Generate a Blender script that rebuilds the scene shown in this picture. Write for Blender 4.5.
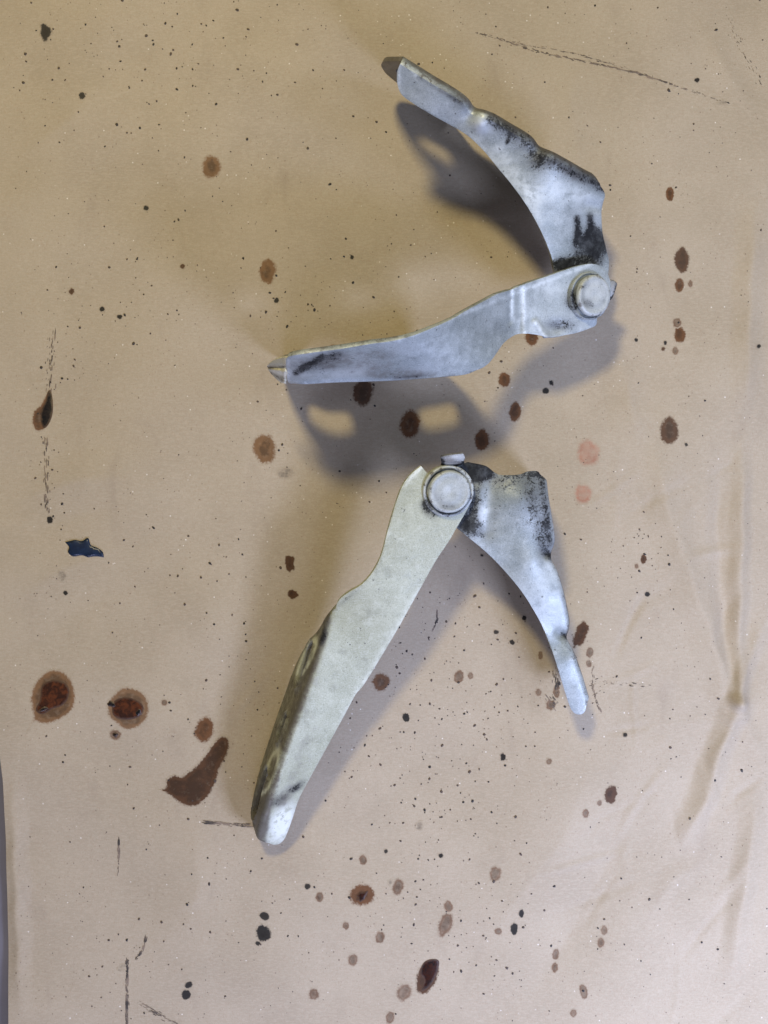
import bpy, bmesh, math, random
import numpy as np
from mathutils import Vector, Matrix
from mathutils.geometry import delaunay_2d_cdt

random.seed(7)
rng = np.random.default_rng(7)
scene = bpy.context.scene
for o in list(bpy.data.objects):
    bpy.data.objects.remove(o)
COL = scene.collection

# ------------------------------------------------------------------ camera, light, exposure
H = 0.50                 # lens height above the paper (m)
S = 0.48e-3              # metres of paper per picture pixel
MM = 0.001
DEBUG = 0

cam_d = bpy.data.cameras.new('camera')
cam = bpy.data.objects.new('camera', cam_d)
COL.objects.link(cam)
cam.location = (0, 0, H)
cam_d.sensor_fit = 'VERTICAL'
cam_d.angle = 2 * math.atan(512 * S / H)
cam_d.clip_start = 0.01
cam_d.clip_end = 50
scene.camera = cam

w = bpy.data.worlds.new('World')
scene.world = w
w.use_nodes = True
bg = w.node_tree.nodes['Background']
bg.inputs['Color'].default_value = (0.72, 0.80, 1.0, 1)
bg.inputs['Strength'].default_value = 0.085


def area(name, loc, target, size, size_y, energy, color, spread=180):
    d = bpy.data.lights.new(name, 'AREA')
    d.shape = 'RECTANGLE'
    d.size, d.size_y = size, size_y
    d.energy = energy
    d.color = color
    d.spread = math.radians(spread)
    o = bpy.data.objects.new(name, d)
    COL.objects.link(o)
    o.location = loc
    o.rotation_euler = (Vector(target) - Vector(loc)).to_track_quat('-Z', 'Y').to_euler()
    return o


# ceiling lamp beyond the top of the picture, an added cool fill on the right, the open workshop door on the lower right
area('ceiling_lamp', (-0.18, 0.50, 0.80), (0, 0, 0), 0.10, 0.10, 5.9, (1.0, 0.87, 0.50))
area('right_fill', (0.50, 0.06, 0.62), (0.20, 0.10, 0), 0.18, 0.18, 0.42, (0.60, 0.70, 1.0), 85)  # extra light added to brighten the upper right of the paper
area('door_light', (0.38, -0.38, 0.46), (0.40, -0.42, 0), 0.18, 0.18, 7.6, (0.56, 0.655, 1.0), 172)
area('lower_fill', (-0.10, -0.80, 0.45), (-0.05, -0.32, 0), 0.50, 0.25, 2.3, (0.60, 0.64, 1.0), 130)  # unseen soft fill added to lift the lower left of the paper

scene.view_settings.view_transform = 'Standard'
scene.view_settings.look = 'None'
scene.view_settings.gamma = 1
scene.view_settings.exposure = -0.10
scene.view_settings.use_curve_mapping = False


# ------------------------------------------------------------------ helpers
def P(px, py, z=0.0):
    """real position of the point seen at picture position (px, py) that stands z metres above the paper"""
    k = S * (H - z) / H
    return Vector(((px - 384) * k, (512 - py) * k, z))


def proj(co):
    k = S * (H - co[..., 2]) / H
    return co[..., 0] / k + 384, 512 - co[..., 1] / k


def tag(o, label=None, cat=None, group=None, kind=None):
    if label: o['label'] = label
    if cat: o['category'] = cat
    if group: o['group'] = group
    if kind: o['kind'] = kind
    return o


def link(name, me, mat=None, parent=None):
    o = bpy.data.objects.new(name, me)
    COL.objects.link(o)
    if mat: me.materials.append(mat)
    if parent is not None:
        o.parent = parent
        o.matrix_parent_inverse = Matrix.Translation(-parent.location)
    return o


def catmull(pts, step=2.0, closed=True):
    """pts: (x, y) or (x, y, 'c') for a sharp corner; returns samples and, for each control point, its sample index"""
    n = len(pts)
    X = [Vector((p[0], p[1])) for p in pts]
    corner = [len(p) > 2 for p in pts]
    out, idx = [], []
    segs = n if closed else n - 1
    for i in range(segs):
        p1, p2 = X[i], X[(i + 1) % n]
        p0 = X[i - 1] if (closed or i > 0) else p1
        p3 = X[(i + 2) % n] if (closed or i + 2 < n) else p2
        L = (p2 - p1).length
        m1 = (p2 - p0) * 0.5
        m2 = (p3 - p1) * 0.5
        if corner[i]: m1 = p2 - p1
        if corner[(i + 1) % n]: m2 = p2 - p1
        if m1.length > L: m1 = m1 * (L / m1.length)
        if m2.length > L: m2 = m2 * (L / m2.length)
        idx.append(len(out))
        k = max(1, int(round(L / step)))
        for j in range(k):
            t = j / k
            h00 = 2*t**3 - 3*t**2 + 1; h10 = t**3 - 2*t**2 + t
            h01 = -2*t**3 + 3*t**2; h11 = t**3 - t**2
            out.append(p1*h00 + m1*h10 + p2*h01 + m2*h11)
    if not closed:
        idx.append(len(out)); out.append(X[-1])
    return out, idx


def inside(poly, x, y):
    px = np.array([p[0] for p in poly]); py = np.array([p[1] for p in poly])
    qx = np.roll(px, -1); qy = np.roll(py, -1)
    res = np.zeros(x.shape, bool)
    for a, b, c, d in zip(px, py, qx, qy):
        if b == d: continue
        cond = ((b > y) != (d > y)) & (x < (c - a) * (y - b) / (d - b) + a)
        res ^= cond
    return res


def bdist(poly, x, y):
    best = np.full(x.shape, 1e9)
    n = len(poly)
    for i in range(n):
        a = poly[i]; b = poly[(i + 1) % n]
        dx, dy = b[0] - a[0], b[1] - a[1]
        L2 = dx*dx + dy*dy + 1e-12
        t = np.clip(((x - a[0])*dx + (y - a[1])*dy) / L2, 0, 1)
        best = np.minimum(best, np.hypot(x - a[0] - t*dx, y - a[1] - t*dy))
    return best


def fill(poly, spacing, holes=()):
    """triangulate a 2D polygon with an even spread of inner points"""
    xs = [p[0] for p in poly]; ys = [p[1] for p in poly]
    gx, gy = np.meshgrid(np.arange(min(xs), max(xs), spacing), np.arange(min(ys), max(ys), spacing * 0.87))
    gx = gx + (np.arange(gx.shape[0]) % 2)[:, None] * spacing * 0.5
    gx, gy = gx.ravel(), gy.ravel()
    ok = inside(poly, gx, gy)
    gx, gy = gx[ok], gy[ok]
    ok = bdist(poly, gx, gy) > spacing * 0.55
    for h in holes:
        ok &= ~inside(h, gx, gy) & (bdist(h, gx, gy) > spacing * 0.5)
    gx, gy = gx[ok], gy[ok]
    verts = [Vector((p[0], p[1])) for p in poly]
    edges = [(i, (i + 1) % len(poly)) for i in range(len(poly))]
    for h in holes:
        b = len(verts)
        verts += [Vector((p[0], p[1])) for p in h]
        edges += [(b + i, b + (i + 1) % len(h)) for i in range(len(h))]
    verts += [Vector((a, b)) for a, b in zip(gx, gy)]
    v, e, f, *_ = delaunay_2d_cdt(verts, edges, [], 1, 1e-7)
    va = np.array([(p.x, p.y) for p in v])
    fa = np.array(f)
    if holes:
        c = va[fa].mean(axis=1)
        keep = np.ones(len(fa), bool)
        for h in holes: keep &= ~inside(h, c[:, 0], c[:, 1])
        fa = fa[keep]
    return va, fa


class Heights:
    """smooth height field through scattered control heights (thin plate)"""
    def __init__(self, ctl, bumps=None, lam=2.0):
        c = np.array(ctl, float)
        self.c = c[:, :2] / 100.0
        n = len(c)
        K = self.phi(np.linalg.norm(self.c[:, None] - self.c[None], axis=2)) + np.eye(n) * lam * 1e-3
        Pm = np.c_[np.ones(n), self.c]
        A = np.zeros((n + 3, n + 3)); A[:n, :n] = K; A[:n, n:] = Pm; A[n:, :n] = Pm.T
        self.w = np.linalg.solve(A, np.r_[c[:, 2], np.zeros(3)])
        self.bumps = bumps
    @staticmethod
    def phi(r):
        return np.where(r > 1e-9, r*r*np.log(np.maximum(r, 1e-9)), 0)
    def __call__(self, x, y):
        x = np.atleast_1d(np.asarray(x, float)); y = np.atleast_1d(np.asarray(y, float))
        q = np.c_[x, y] / 100.0
        d = np.linalg.norm(q[:, None] - self.c[None], axis=2)
        z = self.phi(d) @ self.w[:-3] + np.c_[np.ones(len(q)), q] @ self.w[-3:]
        if self.bumps: z = z + self.bumps(x, y)
        return z * MM


def blob(x, y, cx, cy, rx, ry, rot=0.0, soft=1.0):
    a = math.radians(rot)
    dx, dy = x - cx, y - cy
    u = (dx*math.cos(a) + dy*math.sin(a)) / rx
    v = (-dx*math.sin(a) + dy*math.cos(a)) / ry
    return np.exp(-((u*u + v*v) ** soft))


def seg(x, y, x0, y0, x1, y1, width):
    dx, dy = x1 - x0, y1 - y0
    t = np.clip(((x - x0)*dx + (y - y0)*dy) / (dx*dx + dy*dy), 0, 1)
    d = np.hypot(x - x0 - t*dx, y - y0 - t*dy)
    return np.exp(-(d / width) ** 2)


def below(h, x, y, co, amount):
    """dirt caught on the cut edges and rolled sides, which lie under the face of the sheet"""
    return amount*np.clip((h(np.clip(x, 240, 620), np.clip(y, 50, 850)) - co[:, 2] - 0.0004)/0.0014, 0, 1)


def hoop(x, y, cx, cy, rx, ry, rot):
    a = math.radians(rot)
    dx, dy = x - cx, y - cy
    u = (dx*math.cos(a) + dy*math.sin(a)) / rx
    v = (-dx*math.sin(a) + dy*math.cos(a)) / ry
    return np.exp(-((np.hypot(u, v) - 1)/0.22)**2)


def set_attrs(me, marks):
    """marks: {attribute: function(px, py, co)} for wear and painted-in shading with its own shape"""
    n = len(me.vertices)
    co = np.empty(n*3, np.float32); me.vertices.foreach_get('co', co)
    co = co.reshape(-1, 3).astype(float)
    x, y = proj(co)
    for key in ('grime_shade', 'dust_shade', 'bare_lit'):
        a = me.attributes.new(key, 'FLOAT', 'POINT')
        fn = marks.get(key)
        val = np.zeros(n) if fn is None else np.clip(fn(x, y, co), 0, 1.5)
        a.data.foreach_set('value', val.astype(np.float32))


def finish(me, sharp=38):
    me.shade_smooth()
    me.set_sharp_from_angle(angle=math.radians(sharp))


def sheet(name, outline, heights, mat, parent, thick=2.2, flange=None, marks=None, spacing=2.2, bevel=0.28):
    """a piece of pressed sheet metal: a web with its own outline and, along a run of its edge, a folded flange.
    flange: dict(i0, i1, down, radius, shape [(fraction along fold, depth mm)], holes [(fraction, depth, half length, half height)])"""
    poly, idx = catmull(outline, 2.0)
    va, fa = fill(poly, spacing)
    z = heights(va[:, 0], va[:, 1])
    pos = np.array([P(a, b, c) for (a, b), c in zip(va, z)])
    verts = [tuple(p) for p in pos]
    faces = [tuple(int(q) for q in t) for t in fa]
    nweb = len(faces)
    for fl in (flange or []):
        i0, i1 = idx[fl['i0']], idx[fl['i1']]
        run = poly[i0:i1 + 1] if i1 > i0 else poly[i0:] + poly[:i1 + 1]
        hz = heights([p[0] for p in run], [p[1] for p in run])
        E = np.array([P(p[0], p[1], q) for p, q in zip(run, hz)])
        L = np.r_[0, np.cumsum(np.linalg.norm(np.diff(E, axis=0), axis=1))]
        tot = L[-1]
        T = np.gradient(E, L, axis=0)
        for _ in range(fl.get('smooth', 60)):
            Tp = np.r_[T[:1], T, T[-1:]]
            T = (Tp[:-2] + 2*Tp[1:-1] + Tp[2:]) / 4
        T /= np.linalg.norm(T, axis=1)[:, None]
        cen = pos.mean(axis=0)
        dense, _ = catmull([(a*tot*1000, b) for a, b in fl['shape']], 1.6, closed=False)
        fpoly = [(l*1000, 0.0) for l in L] + [tuple(q) for q in dense]
        holes = []
        for (hs, hd, hl, hh) in fl.get('holes', []):
            ring = []
            for k in range(28):
                t = 2*math.pi*k/28
                cx = (hl - hh) * (1 if math.cos(t) > 0 else -1) if hl > hh else 0
                if fl.get('square'):
                    sq = lambda v: math.copysign(abs(v)**0.45, v)
                    ring.append((hs*tot*1000 + hl*sq(math.cos(t)), hd + hh*sq(math.sin(t))))
                else:
                    ring.append((hs*tot*1000 + cx + hh*math.cos(t), hd + hh*math.sin(t)))
            holes.append(ring)
        fv, ff = fill(fpoly, 1.5, holes)
        dn0 = np.array(fl['down'], float)
        dn1 = np.array(fl.get('down_end', fl['down']), float)
        r = fl['radius'] * MM
        rims = fl.get('rims', 0.0)
        base = len(verts)
        zs = []
        for s_, d_ in fv:
            s = s_ * MM; d = max(0.0, d_ * MM)
            sc = min(max(s, 0), tot)
            e = np.array([np.interp(sc, L, E[:, k]) for k in range(3)])
            t = np.array([np.interp(sc, L, T[:, k]) for k in range(3)]); t /= np.linalg.norm(t)
            e = e + t * (s - sc)
            f = dn0 + (dn1 - dn0) * (sc / tot)
            f /= np.linalg.norm(f)
            wv = np.cross(t, f); wv /= np.linalg.norm(wv)
            o2 = np.array((e[0] - cen[0], e[1] - cen[1], 0))
            if 'out' in fl: o2 = np.array(fl['out'], float)
            if wv.dot(o2) < 0: wv = -wv
            ta, tb = fl.get('taper', (9, 9))
            tp = max(0.0, min(1.0, sc/(ta*MM) if ta else 1.0, (tot - sc)/(tb*MM) if tb else 1.0))
            re = r * (0.12 + 0.88*tp*tp*(3 - 2*tp))
            q = re * math.pi / 2
            if d < q:
                ph = d / re
                p = e + re*math.sin(ph)*wv + re*(1 - math.cos(ph))*f
            else:
                p = e + re*wv + (re + d - q)*f
                if rims:
                    for (hs, hd, hl, hh) in fl['holes']:
                        dx_ = max(0.0, abs(s_ - hs*tot*1000) - (hl - hh)); dist = math.hypot(dx_, d_ - hd) - hh
                        p = p + wv*rims*MM*math.exp(-((dist - 1.2)/1.3)**2)
            verts.append(tuple(p))
            if DEBUG: zs.append(p[2])
        faces += [tuple(int(q) + base for q in t) for t in ff]
        if DEBUG: print('FLANGE', name, round(min(zs)*1000, 1))
    bm = bmesh.new()
    bv = [bm.verts.new(v) for v in verts]
    for t in faces:
        try: bm.faces.new([bv[i] for i in t])
        except ValueError: pass
    bmesh.ops.remove_doubles(bm, verts=bm.verts, dist=2e-5)
    bmesh.ops.recalc_face_normals(bm, faces=bm.faces)
    bm.normal_update()
    up = sum(f.normal.z * f.calc_area() for f in bm.faces)
    if up < 0: bmesh.ops.reverse_faces(bm, faces=bm.faces)
    me = bpy.data.meshes.new(name + '_raw'); bm.to_mesh(me); bm.free()
    tmp = bpy.data.objects.new('tmp', me); COL.objects.link(tmp)
    m = tmp.modifiers.new('s', 'SOLIDIFY'); m.thickness = thick*MM; m.offset = -1; m.use_even_offset = False; m.thickness_clamp = 0
    if bevel:
        m = tmp.modifiers.new('b', 'BEVEL'); m.width = bevel*MM; m.segments = 2; m.limit_method = 'ANGLE'
        m.angle_limit = math.radians(50); m.use_clamp_overlap = True
    dg = bpy.context.evaluated_depsgraph_get()
    out = bpy.data.meshes.new_from_object(tmp.evaluated_get(dg))
    bpy.data.objects.remove(tmp); bpy.data.meshes.remove(me)
    out.name = name
    set_attrs(out, marks or {})
    finish(out)
    return link(name, out, mat, parent)


def lathe(name, center, axis, profile, mat, parent, marks=None, segs=56, wobble=0.0):
    """profile: (radius mm, height mm) from the rim to the centre"""
    q = Vector((0, 0, 1)).rotation_difference(Vector(axis).normalized())
    bm = bmesh.new()
    rows = []
    for (r, h) in profile:
        if r < 1e-6:
            rows.append([bm.verts.new(q @ Vector((0, 0, h*MM)) + Vector(center))])
            continue
        row = []
        for k in range(segs):
            t = 2*math.pi*k/segs
            wb = 1 + wobble*(math.sin(3*t + h) * 0.5 + math.sin(7*t + r) * 0.3)
            row.append(bm.verts.new(q @ Vector((r*wb*MM*math.cos(t), r*wb*MM*math.sin(t), h*MM)) + Vector(center)))
        rows.append(row)
    for a, b in zip(rows[:-1], rows[1:]):
        for k in range(segs):
            k2 = (k + 1) % segs
            if len(b) == 1: bm.faces.new((a[k], a[k2], b[0]))
            elif len(a) == 1: bm.faces.new((a[0], b[k2], b[k]))
            else: bm.faces.new((a[k], a[k2], b[k2], b[k]))
    bmesh.ops.recalc_face_normals(bm, faces=bm.faces)
    me = bpy.data.meshes.new(name); bm.to_mesh(me); bm.free()
    set_attrs(me, marks or {})
    finish(me, 50)
    return link(name, me, mat, parent)


# ------------------------------------------------------------------ materials
class NT:
    def __init__(self, tree):
        self.t = tree; self.n = tree.nodes; self.l = tree.links
    def node(self, kind, **kw):
        nd = self.n.new(kind)
        for k, v in kw.items(): setattr(nd, k, v)
        return nd
    def put(self, sock, v):
        if hasattr(v, 'links') or isinstance(v, bpy.types.NodeSocket): self.l.new(v, sock)
        else: sock.default_value = v
    def math(self, op, a, b=0.0, c=0.0, clamp=False):
        nd = self.node('ShaderNodeMath', operation=op, use_clamp=clamp)
        for i, v in enumerate((a, b, c)): self.put(nd.inputs[i], v)
        return nd.outputs[0]
    def ramp(self, v, lo, hi, a=0.0, b=1.0):
        nd = self.node('ShaderNodeMapRange', interpolation_type='SMOOTHSTEP')
        for i, q in enumerate((v, lo, hi, a, b)): self.put(nd.inputs[i], q)
        return nd.outputs[0]
    def mix(self, f, a, b, mode='MIX'):
        nd = self.node('ShaderNodeMix', data_type='RGBA', blend_type=mode, clamp_factor=True)
        self.put(nd.inputs[0], f)
        for s, v in ((nd.inputs[6], a), (nd.inputs[7], b)):
            if isinstance(v, tuple): v = (*v[:3], 1)
            self.put(s, v)
        return nd.outputs[2]
    def noise(self, vec, scale, detail=4, rough=0.55, dist=0.0):
        nd = self.node('ShaderNodeTexNoise')
        self.put(nd.inputs['Vector'], vec)
        nd.inputs['Scale'].default_value = scale; nd.inputs['Detail'].default_value = detail
        nd.inputs['Roughness'].default_value = rough; nd.inputs['Distortion'].default_value = dist
        return nd.outputs[0]
    def pos(self):
        return self.node('ShaderNodeNewGeometry').outputs['Position']
    def map(self, vec, scale=(1, 1, 1), rot=0):
        nd = self.node('ShaderNodeMapping')
        self.put(nd.inputs[0], vec); nd.inputs['Scale'].default_value = scale
        nd.inputs['Rotation'].default_value = (0, 0, rot)
        return nd.outputs[0]
    def attr(self, name):
        return self.node('ShaderNodeAttribute', attribute_name=name).outputs['Fac']


def new_mat(name):
    m = bpy.data.materials.new(name)
    m.use_nodes = True
    t = NT(m.node_tree)
    b = m.node_tree.nodes['Principled BSDF']
    return m, t, b


# kraft paper colour and fibre relief, shared by the sheet and the oil soaked into it
grp = bpy.data.node_groups.new('kraft', 'ShaderNodeTree')
grp.interface.new_socket('Color', in_out='OUTPUT', socket_type='NodeSocketColor')
grp.interface.new_socket('Height', in_out='OUTPUT', socket_type='NodeSocketFloat')
g = NT(grp)
go = g.node('NodeGroupOutput')
pp = g.pos()
fib = g.noise(g.map(pp, (1, 3.2, 1), 0.15), 420, 3, 0.6)
fib2 = g.noise(g.map(pp, (2.6, 1, 1), 0.5), 700, 2, 0.6)
cloud = g.noise(pp, 26, 5, 0.55)
blot = g.noise(pp, 9, 3, 0.5)
c = g.mix(g.ramp(cloud, 0.3, 0.7), (0.368, 0.306, 0.216), (0.430, 0.361, 0.260))
c = g.mix(g.ramp(blot, 0.35, 0.7, 0, 0.5), c, (0.420, 0.352, 0.256))
c = g.mix(g.ramp(fib, 0.40, 0.68, 0, 0.45), c, (0.50, 0.415, 0.305))
c = g.mix(g.ramp(fib2, 0.58, 0.75, 0, 0.40), c, (0.30, 0.20, 0.125))
grain = g.noise(pp, 1500, 2, 0.7)
c = g.mix(g.ramp(grain, 0.35, 0.75, 0, 0.42), c, (0.36, 0.25, 0.16))
vor = g.node('ShaderNodeTexVoronoi'); g.put(vor.inputs['Vector'], pp); vor.inputs['Scale'].default_value = 240
fleck = g.math('MULTIPLY', g.math('LESS_THAN', vor.outputs['Distance'], 0.085), g.ramp(g.noise(pp, 90, 2), 0.50, 0.62))
c = g.mix(g.math('MULTIPLY', fleck, 0.7), c, (0.80, 0.74, 0.64))
vor2 = g.node('ShaderNodeTexVoronoi'); g.put(vor2.inputs['Vector'], g.map(pp, (1.1, 0.9, 1), 0.7)); vor2.inputs['Scale'].default_value = 330
fleck2 = g.math('MULTIPLY', g.math('LESS_THAN', vor2.outputs['Distance'], 0.11), g.ramp(g.noise(pp, 60, 2), 0.48, 0.60))
c = g.mix(g.math('MULTIPLY', fleck2, 0.55), c, (0.13, 0.085, 0.055))
# faint old dirt wiped over the sheet
wipe = g.noise(g.map(pp, (1.0, 0.35, 1), 0.25), 40, 5, 0.65, 0.6)
c = g.mix(g.ramp(wipe, 0.56, 0.80, 0, 0.28), c, (0.22, 0.16, 0.12))
g.l.new(c, go.inputs['Color'])
hh = g.math('ADD', g.math('MULTIPLY', fib, 0.6), g.math('ADD', g.math('MULTIPLY', grain, 0.35), g.math('MULTIPLY', cloud, 2.2)))
g.l.new(hh, go.inputs['Height'])


def kraft_nodes(t, b, strength=0.35):
    nd = t.node('ShaderNodeGroup'); nd.node_tree = grp
    bp = t.node('ShaderNodeBump')
    bp.inputs['Strength'].default_value = strength
    bp.inputs['Distance'].default_value = 0.00035
    t.l.new(nd.outputs['Height'], bp.inputs['Height'])
    t.l.new(bp.outputs[0], b.inputs['Normal'])
    return nd.outputs['Color']


m_paper, t, b = new_mat('kraft_paper')
t.l.new(kraft_nodes(t, b), b.inputs['Base Color'])
b.inputs['Roughness'].default_value = 0.72
b.inputs['Specular IOR Level'].default_value = 0.28


def stain_mat(name, col, dens, rim, rough=0.55, mott=0.30, soft=0.46, wet=0.75):
    m, t, b = new_mat(name)
    pc = kraft_nodes(t, b, 0.25)
    p = t.pos()
    e = t.attr('edge')                       # 0 at the outline, 1 well inside
    wob = t.math('MULTIPLY', t.math('SUBTRACT', t.noise(p, 900, 3, 0.6), 0.5), soft * 1.7)
    e2 = t.math('ADD', e, wob)
    cover = t.ramp(e2, 0.0, soft)
    body = t.ramp(t.noise(p, 330, 4, 0.65), 0.3, 0.72, 1 - mott, 1.0)
    ring = t.ramp(t.math('ABSOLUTE', t.math('SUBTRACT', e2, soft * 1.2)), 0.0, 0.22, rim, 0.0)
    f = t.math('MULTIPLY', cover, t.math('ADD', t.math('MULTIPLY', body, dens), ring), clamp=True)
    f = t.math('MULTIPLY', f, t.ramp(t.node('ShaderNodeObjectInfo').outputs['Random'], 0, 1, 0.95, 1.08), clamp=True)
    tone = t.ramp(t.noise(p, 140, 3, 0.6), 0.35, 0.7)
    soaked = t.mix(t.math('MULTIPLY', tone, 0.5), col, tuple(q*1.45 for q in col))
    core = t.ramp(t.math('ADD', e, t.math('MULTIPLY', t.math('SUBTRACT', t.noise(p, 210, 4, 0.65), 0.5), 1.7)), 0.60, 1.10)
    soaked = t.mix(t.math('MULTIPLY', core, wet), soaked, tuple(q*0.42 for q in col))
    soaked = t.mix(0.05, soaked, pc)
    t.l.new(t.mix(f, pc, soaked), b.inputs['Base Color'])
    t.put(b.inputs['Roughness'], t.ramp(cover, 0, 1, 0.72, rough))
    b.inputs['Specular IOR Level'].default_value = 0.12
    return m


m_brown = stain_mat('oil_brown', (0.112, 0.046, 0.017), 1.22, 0.14)
m_umber = stain_mat('oil_umber', (0.066, 0.027, 0.011), 1.28, 0.12)
m_halo = stain_mat('oil_halo', (0.165, 0.086, 0.038), 1.18, 0.28)
m_faint = stain_mat('oil_faint', (0.15, 0.088, 0.052), 0.92, 0.20, mott=0.3)
m_pink = stain_mat('oil_pink', (0.33, 0.165, 0.105), 0.85, 0.20, mott=0.5, wet=0.0)
m_black = stain_mat('grease_black', (0.010, 0.010, 0.010), 1.2, 0.05, rough=0.45, mott=0.1)
m_smudge = stain_mat('dirt_smudge', (0.055, 0.045, 0.036), 0.62, 0.0, rough=0.8, mott=0.95, soft=0.8)


def wet_mat(name, c0, c1):
    m, t, b = new_mat(name)
    p = t.pos()
    n = t.noise(p, 330, 5, 0.65, 0.8)
    e = t.math('ADD', t.attr('edge'), t.math('MULTIPLY', t.math('SUBTRACT', t.noise(p, 700, 3, 0.6), 0.5), 0.9))
    skin = t.mix(t.ramp(n, 0.35, 0.62), c0, c1)
    t.l.new(t.mix(t.ramp(e, 0.0, 0.75), (0.075, 0.038, 0.019), skin), b.inputs['Base Color'])
    t.put(b.inputs['Roughness'], t.ramp(e, 0.1, 0.9, 0.5, 0.24))
    b.inputs['Coat Weight'].default_value = 0.0
    b.inputs['Coat Roughness'].default_value = 0.06
    bp = t.node('ShaderNodeBump'); bp.inputs['Strength'].default_value = 0.25; bp.inputs['Distance'].default_value = 0.0006
    t.l.new(t.noise(p, 300, 2), bp.inputs['Height']); t.l.new(bp.outputs[0], b.inputs['Normal'])
    return m


m_wetred = wet_mat('wet_red_oil', (0.100, 0.030, 0.011), (0.034, 0.013, 0.007))
m_wetdark = wet_mat('wet_dark_oil', (0.012, 0.009, 0.008), (0.040, 0.012, 0.006))
m_wetdark.node_tree.nodes['Principled BSDF'].inputs['Specular IOR Level'].default_value = 0.25
m_wetblack = wet_mat('wet_black_oil', (0.008, 0.008, 0.008), (0.020, 0.014, 0.011))
m_blue, t, b = new_mat('blue_paint')
t.l.new(t.mix(t.ramp(t.noise(t.pos(), 260, 4), 0.35, 0.65), (0.008, 0.015, 0.036), (0.014, 0.027, 0.060)), b.inputs['Base Color'])
b.inputs['Roughness'].default_value = 0.3

m_streak, t, b = new_mat('dry_smear')
t.l.new(t.mix(t.ramp(t.noise(t.pos(), 180, 3), 0.35, 0.65), (0.050, 0.040, 0.032), (0.24, 0.18, 0.13)), b.inputs['Base Color'])
b.inputs['Roughness'].default_value = 0.8
m_speck, t, b = new_mat('dirt')
t.l.new(t.mix(t.ramp(t.noise(t.pos(), 150, 2), 0.4, 0.6), (0.016, 0.013, 0.011), (0.075, 0.048, 0.032)), b.inputs['Base Color'])
b.inputs['Roughness'].default_value = 0.6


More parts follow.
